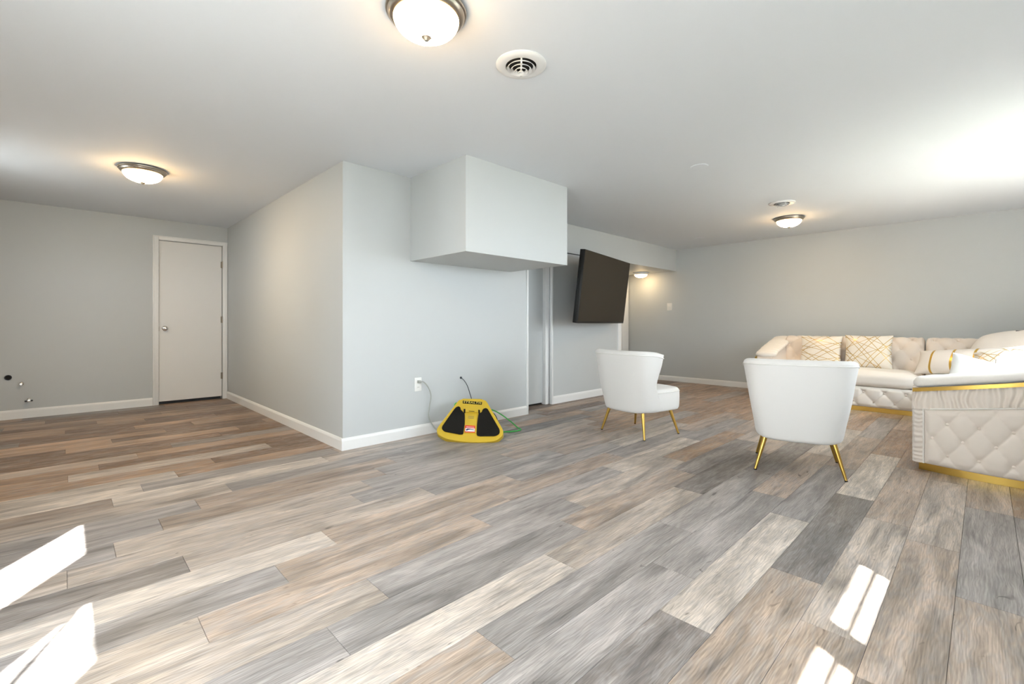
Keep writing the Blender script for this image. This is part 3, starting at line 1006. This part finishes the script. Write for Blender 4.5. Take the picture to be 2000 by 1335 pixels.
def sweep_arm(e_, mp, org, length, T, out_fn, width=0.22, tuft_org=0.0, detailed=True, inner_pleats=False):
    """arm whose outside face looks along -o. mp(s, o, z) -> world; s from the front end backwards, o inward from the face"""
    def B(mb, name, mt, par, **k):
        return mb.build(name, mt, par, origin=org, **k)

    # core
    mb = MB()
    S = 40
    prof = lambda s: [(0.012, 0.052), (0.008, 0.10), (0.008, T(s) - 0.13), (0.012, T(s) - 0.06), (width - 0.03, T(s) - 0.06), (width, T(s) - 0.16), (width, 0.052)]
    V = mb.grid(lambda i, j: mp(i * length, out_fn(i * length) + prof(i * length)[int(round(j * 7)) % 7][0], prof(i * length)[int(round(j * 7)) % 7][1]), S, 7, close_v=True)
    mb.bm.faces.new(V[0])
    mb.bm.faces.new(V[-1][::-1])
    body = B(mb, 'arm_body', M['cream'], e_, sharp=50)

    # padded roll on top
    mb = MB()
    nr = 22

    def roll(i, j):
        s = i * length
        k = min(1.0, max(s, 0) / 0.045)
        sh = math.sqrt(max(0.0, 1 - (1 - k) ** 2)) * 0.75 + 0.25
        a = 2 * math.pi * j
        wob = 1 + 0.05 * noise.noise(Vector((s * 9.0, math.cos(a) * 0.8, math.sin(a) * 0.8)))
        rx, rz = 0.128 * sh * wob, 0.040 * sh * wob
        cxx = math.copysign(abs(math.cos(a)) ** 0.8, math.cos(a)) * rx
        zz = math.copysign(abs(math.sin(a)) ** 0.8, math.sin(a)) * rz
        if inner_pleats:
            zz += 0.004 * math.sin(s * 95 + 2 * noise.noise(Vector((s * 8, a, 0))))
        return mp(s, out_fn(s) + width / 2 - 0.004 + cxx, T(s) - 0.038 + zz)
    V = mb.grid(roll, 70 if not inner_pleats else 140, nr, close_v=True)
    mb.bm.faces.new(V[0])
    mb.bm.faces.new(V[-1][::-1])
    B(mb, 'arm_roll', M['cream_light'], e_, sharp=70)
    # gold strip below the roll
    mb = MB()
    sec = [(-0.020, -0.070), (-0.020, -0.096), (0.012, -0.096), (0.012, -0.070)]
    V = mb.grid(lambda i, j: mp(0.004 + i * (length - 0.004), out_fn(i * length) + sec[int(round(j * 4)) % 4][0], T(i * length) + sec[int(round(j * 4)) % 4][1]), 40, 4, close_v=True)
    mb.bm.faces.new(V[0])
    mb.bm.faces.new(V[-1][::-1])
    B(mb, 'gold_strip', M['gold'], e_, sharp=40)
    # plinth
    mb = MB()
    sec = [(0.030, 0.0), (0.030, 0.052), (0.055, 0.052), (0.055, 0.0)]
    V = mb.grid(lambda i, j: mp(0.035 + i * (length - 0.035), out_fn(0.035 + i * (length - 0.035)) + sec[int(round(j * 4)) % 4][0], sec[int(round(j * 4)) % 4][1]), 40, 4, close_v=True)
    mb.bm.faces.new(V[0])
    mb.bm.faces.new(V[-1][::-1])
    B(mb, 'plinth', M['gold'], e_, sharp=40)
    if not detailed:
        return body
    PT = lambda s: 0.420 + (T(s) - T(0)) * 0.90           # top of the tufted panel
    # gathered band along the top
    mb = MB()

    def band(i, j):
        s = i * length
        zz = PT(s) + (T(s) - 0.094 - PT(s)) * j
        ph = s * 140 + 2.6 * noise.noise(Vector((s * 7.0, j * 1.2, 3.1))) * 2
        am = 0.0085 * (0.55 + 0.65 * abs(noise.noise(Vector((s * 18, j * 0.7, 7.7)))) * 2.2)
        return mp(s, out_fn(s) - 0.004 - am * math.sin(ph) - 0.006 * math.sin(math.pi * j), zz)
    mb.grid(band, 420, 9)
    B(mb, 'gathered_band', M['cream'], e_, sharp=180)
    # gathered band down the front edge
    mb = MB()

    def band2(i, j):
        zz = 0.055 + (PT(0) - 0.055) * i
        s = 0.062 * j
        ph = zz * 190 + 3 * noise.noise(Vector((zz * 9.0, j * 1.5, 9.1)))
        return mp(s, out_fn(s) - 0.003 - 0.0045 * math.sin(ph) - 0.010 * math.sin(math.pi * min(1, j * 1.0)) + (0.02 * (1 - j * 4) ** 2 if j < 0.25 else 0), zz)
    mb.grid(band2, 220, 12)
    B(mb, 'gathered_edge', M['cream'], e_, sharp=180)
    # piping
    pts_ = [mp(0.062, out_fn(0.062) - 0.008, 0.055 + (PT(0.062) - 0.055) * k / 12) for k in range(12)] + \
           [mp(0.062 + (length - 0.062) * k / 50, out_fn(0.062 + (length - 0.062) * k / 50) - 0.009, PT(0.062 + (length - 0.062) * k / 50)) for k in range(51)]
    B(MB().tube(pts_, 0.0045, 8), 'piping', M['cream_light'], e_)
    # tufted panel
    DU, DV = 0.1505, 0.212
    VZ = 0.345
    mb = MB()

    def panel(i, j):
        s = 0.064 + i * (length - 0.064)
        z0, z1 = 0.054, PT(s) - 0.003
        zz = z0 + (z1 - z0) * j
        ed = min(1.0, min(j, 1 - j) / 0.10, i * length / 0.03) ** 0.5
        d = 0.033 * tuft(s - tuft_org, zz - VZ, DU, DV)
        wr = 0.0012 * noise.noise(Vector((s * 26, zz * 26, 1.7)))
        return mp(s, out_fn(s) + 0.012 - 0.008 - (d + wr) * ed, zz)
    mb.grid(panel, 190, 66)
    pn = B(mb, 'tufted_panel', M['cream'], e_, sharp=180)
    first = None
    for rr_ in range(3):
        zc = VZ - rr_ * DV / 2
        k0 = tuft_org + (DU / 2 if rr_ % 2 else 0)
        k = -3
        while True:
            s = k0 + k * DU
            k += 1
            if s < 0.09:
                continue
            if s > length - 0.05:
                break
            c = mp(s, out_fn(s) - 0.001, zc) - Vector(org)
            if first is None:
                bb = MB()
                bb.lathe([(0, -0.006), (0.006, -0.005), (0.0095, -0.001), (0.0085, 0.004), (0, 0.004)], 14, (0, 0, 0), 'X')
                first = bb.build('button', M['cream'], pn)
                o = first
            else:
                o = first.copy()
                COL.objects.link(o)
            o.location = c
    return body


# --- right-hand section with the near arm
secB = empty('sofa_end_section', (5.5, -0.2, 0))
tag(secB, 'near end of the cream sectional sofa with buttoned arm and gold trim', 'sofa')
orgB = secB.location.copy()
YF = 0.362
TB = lambda s: 0.640 + 0.178 * s
outB = lambda s: 0.0
xo = lambda y: 4.222 + 0.33 * max(0.0, y + 0.17) ** 2


def mpB(s, o, z):
    y = YF - s
    return Vector((xo(y) + o, y, z))


sweep_arm(secB, mpB, orgB, 1.13, TB, outB, tuft_org=YF - 0.177)
def cushion(a, b_, name, par, org, r=0.05, puff=0.03, mt='cream_light'):
    o = soft_box(a, b_, r, puff).build(name, M[mt], par, sharp=60, origin=org)
    return o


cushion((4.46, -0.50, 0.285), (5.60, 0.35, 0.455), 'seat_cushion', secB, orgB)
cushion((5.61, -0.50, 0.285), (6.735, 0.35, 0.455), 'seat_cushion', secB, orgB)
soft_box((4.42, -0.74, 0.052), (6.735, 0.325, 0.29), 0.012).build('seat_base', M['cream'], secB, sharp=50, origin=orgB)
MB().box((4.45, -0.70, 0.0), (6.735, 0.29, 0.052)).build('plinth', M['gold'], secB, smooth=False, origin=orgB)


def backrest(par, org, axis, u0, u1, front, tuft_o, name='backrest', mt='cream', face=-1):
    """tufted backrest; axis 'Y': runs along Y and faces -X; axis 'X': runs along X and faces +Y"""
    prof = [(0.0, 0.30), (0.01, 0.42), (0.035, 0.55), (0.06, 0.66), (0.08, 0.735), (0.10, 0.79), (0.145, 0.832), (0.205, 0.845), (0.265, 0.832), (0.31, 0.78), (0.325, 0.68), (0.325, 0.052), (0.06, 0.052)]
    pp = [Vector(p) for p in smooth_path([(a, 0, z) for a, z in prof[:11]], 5)] + [Vector((0.325, 0, 0.052)), Vector((0.06, 0, 0.052))]
    lens = [0.0]
    for a, b_ in zip(pp, pp[1:]):
        lens.append(lens[-1] + (b_ - a).length)
    n = len(pp)
    mb = MB()
    nu = max(8, int((u1 - u0) / 0.012))

    def fn(i, j):
        k = int(round(j * n)) % n
        p = pp[k]
        t = (pp[min(k + 1, n - 1)] - pp[max(k - 1, 0)]).normalized()
        nrm = Vector((-t.z, 0, t.x))
        u = u0 + (u1 - u0) * i
        if lens[k] < 0.78:
            fade = min(1.0, (0.78 - lens[k]) / 0.22, min(i, 1 - i) * (u1 - u0) / 0.03)
            d = 0.045 * (tuft(u - tuft_o, lens[k] - 0.30, 0.20, 0.26) - 0.55) * max(0, fade) ** 0.6
        else:
            d = 0.0
        ee = min(1.0, min(i, 1 - i) * (u1 - u0) / 0.025)
        d -= 0.02 * (1 - math.sqrt(max(0, 1 - (1 - ee) ** 2)))
        q = p + nrm * d
        if axis == 'Y':
            return Vector((front + q.x, u, q.z))
        return Vector((u, front - q.x, q.z))
    V = mb.grid(fn, nu, n, close_v=True)
    mb.bm.faces.new(V[0])
    mb.bm.faces.new(V[-1][::-1])
    bk = mb.build(name, M[mt], par, sharp=75, origin=org)
    first = None
    for rr_ in (-1, 0, 1, 2):
        ll = 0.30 + rr_ * 0.13
        k = min(range(n), key=lambda q: abs(lens[q] - ll))
        p = pp[k]
        off_ = 0.10 if rr_ % 2 else 0.0
        kk = math.ceil((u0 - tuft_o - off_ + 0.04) / 0.20)
        while True:
            u = tuft_o + off_ + kk * 0.20
            kk += 1
            if u > u1 - 0.04:
                break
            c = Vector((front + p.x + 0.016, u, p.z)) if axis == 'Y' else Vector((u, front - p.x - 0.016, p.z))
            if first is None:
                bb = MB()
                bb.lathe([(0, -0.007), (0.008, -0.006), (0.012, -0.001), (0.010, 0.004), (0, 0.004)], 12, (0, 0, 0), 'X' if axis == 'Y' else 'Y')
                first = bb.build('button', M[mt], bk)
                o = first
            else:
                o = first.copy()
                COL.objects.link(o)
            o.location = c - Vector(org)
    return bk


backrest(secB, orgB, 'X', 4.46, 6.735, -0.46, 4.6)

# --- section along the far wall
secA = empty('sofa_long_section', (7.2, 1.3, 0))
tag(secA, 'cream sofa section along the far wall behind the square-on chair, with tufted back', 'sofa')
orgA = secA.location.copy()
XF = 6.715


def tufted_front(par, org, y0, y1, x):
    mb = MB()

    def fn(i, j):
        y = y0 + (y1 - y0) * i
        z = 0.054 + (0.285 - 0.054) * j
        ed = min(1.0, min(j, 1 - j) / 0.14, min(i, 1 - i) * (y1 - y0) / 0.02) ** 0.5
        return Vector((x + 0.014 - 0.034 * tuft(y - y0 - 0.11, z - 0.225, 0.19, 0.22) * ed, y, z))
    mb.grid(fn, int((y1 - y0) / 0.009), 40)
    pn = mb.build('tufted_front', M['cream_light'], par, sharp=180, origin=org)
    first = None
    for rr_ in range(2):
        k = 0
        while True:
            y = y0 + 0.11 + (0.095 if rr_ else 0) + k * 0.19
            k += 1
            if y > y1 - 0.03:
                break
            if first is None:
                bb = MB()
                bb.lathe([(0, -0.006), (0.007, -0.005), (0.011, -0.001), (0.010, 0.004), (0, 0.004)], 12, (0, 0, 0), 'X')
                first = bb.build('button', M['cream'], pn)
                o = first
            else:
                o = first.copy()
                COL.objects.link(o)
            o.location = Vector((x + 0.006, y, 0.225 - rr_ * 0.11)) - Vector(org)


tufted_front(secA, orgA, 0.505, 1.98, XF)
soft_box((XF + 0.012, 0.505, 0.052), (7.40, 1.98, 0.29), 0.01).build('seat_base', M['cream'], secA, sharp=50, origin=orgA)
MB().box((XF + 0.03, 0.505, 0.0), (7.56, 2.10, 0.052)).build('plinth', M['gold'], secA, smooth=False, origin=orgA)
cushion((XF - 0.02, 0.515, 0.288), (7.32, 1.975, 0.455), 'seat_cushion', secA, orgA, 0.06, 0.035)
backrest(secA, orgA, 'Y', 0.508, 1.99, 7.26, 0.62)


def mpA(s, o, z):
    return Vector((XF + 0.03 + s, 2.17 - o, z))


TA = lambda s: 0.640 + 0.21 * (s / 0.85) ** 0.9 if s > 0 else 0.64
sweep_arm(secA, mpA, orgA, 0.84, TA, outB, width=0.22, detailed=False, inner_pleats=True)

# --- corner section
secC = empty('sofa_corner_section', (7.2, -0.1, 0))
tag(secC, 'cream corner section of the sofa, right of the gap in the backrest', 'sofa')
orgC = secC.location.copy()
backrest(secC, orgC, 'Y', -0.42, 0.492, 7.27, 0.42)
soft_box((6.745, -0.70, 0.052), (7.40, 0.495, 0.29), 0.01).build('seat_base', M['cream'], secC, sharp=50, origin=orgC)
MB().box((6.76, -0.68, 0.0), (7.56, 0.49, 0.052)).build('plinth', M['gold'], secC, smooth=False, origin=orgC)
cushion((6.742, -0.44, 0.288), (7.32, 0.49, 0.455), 'seat_cushion', secC, orgC, 0.06, 0.03)


# ------------------------------------------------------------------ pillows
def make_pillow(name, c, right, normal, w_, h_, t_, mt, label, seed=0, pinch=0.06, wrinkle=0.006, roll=0.0, rnd=0.0, group='loose pillows on the sofa', piping=None):
    right, normal = Vector(right).normalized(), Vector(normal).normalized()
    normal = (normal - right * normal.dot(right)).normalized()
    up = normal.cross(right)
    rm = Matrix((right, up, normal)).transposed().to_4x4()
    if roll:
        rm = rm @ Matrix.Rotation(roll, 4, 'Z')
    n = 34
    mb = MB()

    def pt(x, y, side):
        px = x * (1 - pinch * (1 - y * y)) * w_ / 2
        py = y * (1 - pinch * (1 - x * x)) * h_ / 2
        if rnd:
            px, py = px * math.sqrt(1 - rnd * y * y / 2), py * math.sqrt(1 - rnd * x * x / 2)
        k = (max(0, 1 - abs(x) ** 2.6) * max(0, 1 - abs(y) ** 2.6)) ** 0.5
        z = side * t_ / 2 * k
        z += wrinkle * noise.noise(Vector((px * 9 + seed * 3.1, py * 9, side * 2.0 + seed))) * (k + 0.35)
        return Vector((px, py, z))
    sg = lambda q: math.copysign(1 - (1 - abs(q)) ** 1.35, q)
    A = mb.grid(lambda i, j: pt(sg(2 * i - 1), sg(2 * j - 1), 1), n, n)
    B_ = mb.grid(lambda i, j: pt(sg(2 * i - 1), sg(2 * j - 1), -1), n, n)
    bmesh.ops.remove_doubles(mb.bm, verts=mb.bm.verts[:], dist=0.0)
    # join the rims
    rim = lambda V: [V[i][0] for i in range(n)] + [V[n - 1][j] for j in range(1, n)] + [V[i][n - 1] for i in range(n - 2, -1, -1)] + [V[0][j] for j in range(n - 2, 0, -1)]
    ra, rb = rim(A), rim(B_)
    for k in range(len(ra)):
        k2 = (k + 1) % len(ra)
        mb.bm.faces.new((ra[k], ra[k2], rb[k2], rb[k]))
    o = mb.build(name, M[mt], sharp=80)
    o.matrix_world = Matrix.Translation(Vector(c)) @ rm
    tag(o, label, 'pillow', group)
    return o


make_pillow('throw_pillow', (7.185, 1.52, 0.665), (0.0, -1, 0.0), (-0.95, 0, 0.30), 0.47, 0.42, 0.15, 'lines_a', 'square cream pillow with gold lines nearest the far arm of the sofa', 1)
make_pillow('throw_pillow', (7.165, 1.015, 0.675), (0.05, -1, 0.0), (-0.95, 0, 0.28), 0.48, 0.43, 0.16, 'lines_b', 'square cream pillow with crossing gold lines beside the bare tufted back', 2)
make_pillow('lumbar_pillow', (6.86, 0.20, 0.62), (-0.42, -0.86, 0.10), (-0.80, 0.40, 0.55), 0.78, 0.30, 0.17, 'bands', 'long white lumbar pillow with three gold bands in the sofa corner', 3)
make_pillow('throw_pillow', (4.66, -0.05, 0.600), (0.12, -0.95, -0.30), (-0.80, -0.1, 0.6), 0.52, 0.34, 0.15, 'pillow_white', 'plain white pillow leaning on the near sofa arm', 4, wrinkle=0.016)
bigp = make_pillow('back_pillow', (7.09, -0.30, 0.690), (-0.10, -1, 0.02), (-0.84, 0.10, 0.52), 0.84, 0.60, 0.22, 'pillow_cream', 'big rounded cream pillow with a small dark tag rising above the sofa back', 5, pinch=-0.02, wrinkle=0.014, rnd=0.75)
make_pillow('throw_pillow', (5.62, -0.13, 0.665), (-0.25, -0.9, 0.22), (-0.75, 0.1, 0.75), 0.44, 0.42, 0.16, 'lines_b', 'cream pillow with gold lines behind the plain white pillow at the right edge', 6)
make_pillow('throw_pillow', (5.25, -0.22, 0.62), (-0.30, -0.95, 0.05), (-0.70, 0.25, 0.65), 0.40, 0.34, 0.15, 'pillow_white', 'white pillow cut off by the right edge above the near arm', 7)
tg = MB().box((-0.03, -0.006, 0.0), (0.03, 0.012, 0.004)).build('tag', M['tv_black'], bigp, smooth=False)
tg.location = (-0.05, 0.265, 0.050)

# ------------------------------------------------------------------ yellow core-training board
O = Vector((2.549, 3.028, 0.0))
e1 = Vector((0.70710678, -0.70710678, 0))
e2 = Vector((0.52548275, 0.52548275, 0.66913061))
nn = e1.cross(e2)
brd = empty('exercise_board', (2.62, 3.16, 0))
tag(brd, 'yellow plastic exercise board with black foam pads leaning by the wall', 'exercise board')
BM_ = Matrix((e1, e2, nn)).transposed().to_4x4()
BM_.translation = O - Vector((2.62, 3.16, 0)) + Vector((0, 0, 0.008))


def board_part(mb, name, mt, par=brd, **k):
    bmesh.ops.transform(mb.bm, matrix=BM_, verts=mb.bm.verts[:])
    return mb.build(name, mt, par, **k)


def round_poly(poly, r, n=5):
    out = []
    m_ = len(poly)
    for i in range(m_):
        a, b_, c = Vector(poly[i - 1]), Vector(poly[i]), Vector(poly[(i + 1) % m_])
        d1_, d2_ = (a - b_), (c - b_)
        q = min(r, d1_.length * 0.45, d2_.length * 0.45)
        p1, p2 = b_ + d1_.normalized() * q, b_ + d2_.normalized() * q
        for k in range(n + 1):
            t = k / n
            out.append(tuple((p1 * (1 - t) ** 2 + b_ * 2 * t * (1 - t) + p2 * t * t)))
    return out


outline = [(-0.197, 0.473), (0.020, 0.469), (0.049, 0.432), (0.204, 0.131), (0.212, 0.080), (0.150, 0.012), (0.0, -0.002), (-0.15, 0.006), (-0.295, 0.036), (-0.375, 0.092), (-0.375, 0.145), (-0.222, 0.440)]
padL = [(-0.338, 0.14), (-0.242, 0.347), (-0.221, 0.376), (-0.193, 0.372), (-0.179, 0.318), (-0.146, 0.305), (-0.136, 0.184), (-0.140, 0.075), (-0.165, 0.072), (-0.310, 0.103)]
padR = [(-0.019, 0.298), (0.006, 0.298), (0.014, 0.338), (0.034, 0.356), (0.057, 0.353), (0.177, 0.121), (0.178, 0.084), (0.143, 0.057), (0.005, 0.055), (-0.022, 0.064), (-0.025, 0.185)]
board_part(MB().prism(round_poly(outline[::-1], 0.05)[::-1], -0.045, 0.0, 0.012, 3), 'board_shell', M['yellow'], sharp=40)
for pd in (padL, padR):
    cx_ = sum(p[0] for p in pd) / len(pd)
    cy_ = sum(p[1] for p in pd) / len(pd)
    rim_ = [(cx_ + (x - cx_) * 1.035, cy_ + (y - cy_) * 1.03) for x, y in pd]
    o = board_part(MB().prism(round_poly(rim_, 0.02), -0.004, 0.004, 0.003), 'pad_rim', M['yellow'], sharp=40)
    board_part(MB().prism(round_poly(pd, 0.02), 0.0, 0.013, 0.005, 3), 'knee_pad', M['pad'], sharp=40)
colp = [(-0.136, 0.288), (-0.030, 0.284), (-0.027, 0.085), (-0.131, 0.088)]
board_part(MB().prism(round_poly(colp, 0.008), -0.002, 0.009, 0.003), 'centre_spine', M['yellow'], sharp=40)
clip = [(-0.140, 0.350), (-0.030, 0.342), (-0.028, 0.304), (-0.138, 0.310)]
board_part(MB().prism(round_poly(clip, 0.006), -0.002, 0.014, 0.003), 'phone_clip', M['yellow'], sharp=40)
for cl in ([(-0.160, 0.352), (-0.144, 0.350), (-0.141, 0.306), (-0.156, 0.308)], [(-0.026, 0.342), (-0.010, 0.340), (-0.007, 0.300), (-0.022, 0.302)]):
    board_part(MB().prism(cl, -0.001, 0.004), 'clip_slot', M['pad'], smooth=False)
for yy in (0.318, 0.262, 0.245):
    board_part(MB().prism([(-0.110, yy + 0.004), (-0.058, yy), (-0.058, yy - 0.005), (-0.110, yy - 0.001)], 0.008, 0.0095 if yy < 0.3 else 0.0150), 'spine_slot', M['pad'] if yy > 0.3 else M['hinge'], smooth=False)
lab = [(-0.176, 0.447), (0.004, 0.432), (0.003, 0.402), (-0.174, 0.417)]
lp = board_part(MB().prism(lab, -0.001, 0.003), 'name_plate', M['pad'], smooth=False)
fc = bpy.data.curves.new('lettering', 'FONT')
fc.body = 'STEALTH'
fc.align_x = 'CENTER'
fc.align_y = 'CENTER'
fc.size = 0.030
fc.extrude = 0.0006
fc.space_character = 1.22
fc.offset = 0.0006
fo = bpy.data.objects.new('lettering', fc)
COL.objects.link(fo)
bpy.context.view_layer.update()
tme = bpy.data.meshes.new_from_object(fo.evaluated_get(bpy.context.evaluated_depsgraph_get()))
bpy.data.objects.remove(fo)
tx = [v.co.x for v in tme.vertices]
sc_ = 0.162 / (max(tx) - min(tx))
TM = BM_ @ Matrix.Translation((-0.0858, 0.4245, 0.0034)) @ Matrix.Rotation(math.atan2(-0.015, 0.18), 4, 'Z') @ Matrix.Diagonal((sc_, 1.0, 1, 1))
tme.transform(TM)
tme.materials.clear()
tme.materials.append(M['yellow_print'])
to = bpy.data.objects.new('lettering', tme)
COL.objects.link(to)
to.parent = lp
stk = [(-0.131, 0.168), (-0.041, 0.163), (-0.037, 0.090), (-0.128, 0.093)]
st = board_part(MB().prism(stk, 0.008, 0.0100), 'sticker', M['red'], smooth=False)
board_part(MB().prism([(-0.125, 0.138), (-0.042, 0.134), (-0.041, 0.100), (-0.124, 0.103)], 0.0098, 0.0106), 'sticker_panel', M['white_print'], st, smooth=False)
board_part(MB().prism([(-0.118, 0.152), (-0.050, 0.148), (-0.050, 0.144), (-0.118, 0.147)], 0.0098, 0.0106), 'sticker_print', M['white_print'], st, smooth=False)
board_part(MB().prism(round_poly([(-0.120, 0.124), (-0.104, 0.132), (-0.085, 0.129), (-0.048, 0.121), (-0.048, 0.117), (-0.080, 0.121), (-0.098, 0.119), (-0.108, 0.112), (-0.116, 0.111)], 0.004), 0.0104, 0.0112), 'sticker_figure', M['navy'], st, smooth=False)
# dome and rocker under the board that it stands on
dm = MB()
dm.lathe([(0.155, -0.040), (0.150, -0.075), (0.125, -0.125), (0.08, -0.155), (0, -0.168)], 32, (-0.085, 0.23, 0))
board_part(dm, 'rocker_dome', M['pad'], sharp=60)

gc = empty('green_cord', (3.05, 3.2, 0))
tag(gc, 'bright green cord looped on the floor behind the yellow board', 'cord')
gp = [(2.66, 3.50, 0.18), (2.69, 3.55, 0.245), (2.74, 3.56, 0.255), (2.86, 3.57, 0.19), (3.00, 3.52, 0.165), (3.08, 3.46, 0.160), (3.15, 3.40, 0.115), (3.20, 3.30, 0.045), (3.19, 3.20, 0.007), (3.165, 3.13, 0.006), (3.10, 3.105, 0.006), (2.985, 3.15, 0.006), (2.86, 3.24, 0.006)]
MB().tube([Vector(p) - gc.location for p in smooth_path(gp, 8)], 0.0062, 8).build('cord', M['green'], gc)
gp2 = [(3.04, 3.475, 0.165), (3.085, 3.42, 0.12), (3.07, 3.36, 0.06), (3.02, 3.33, 0.008), (2.92, 3.34, 0.006)]
MB().tube([Vector(p) - gc.location for p in smooth_path(gp2, 8)], 0.004, 8).build('cord_tail', M['cord_black'], gc)

print('planks', nplanks)
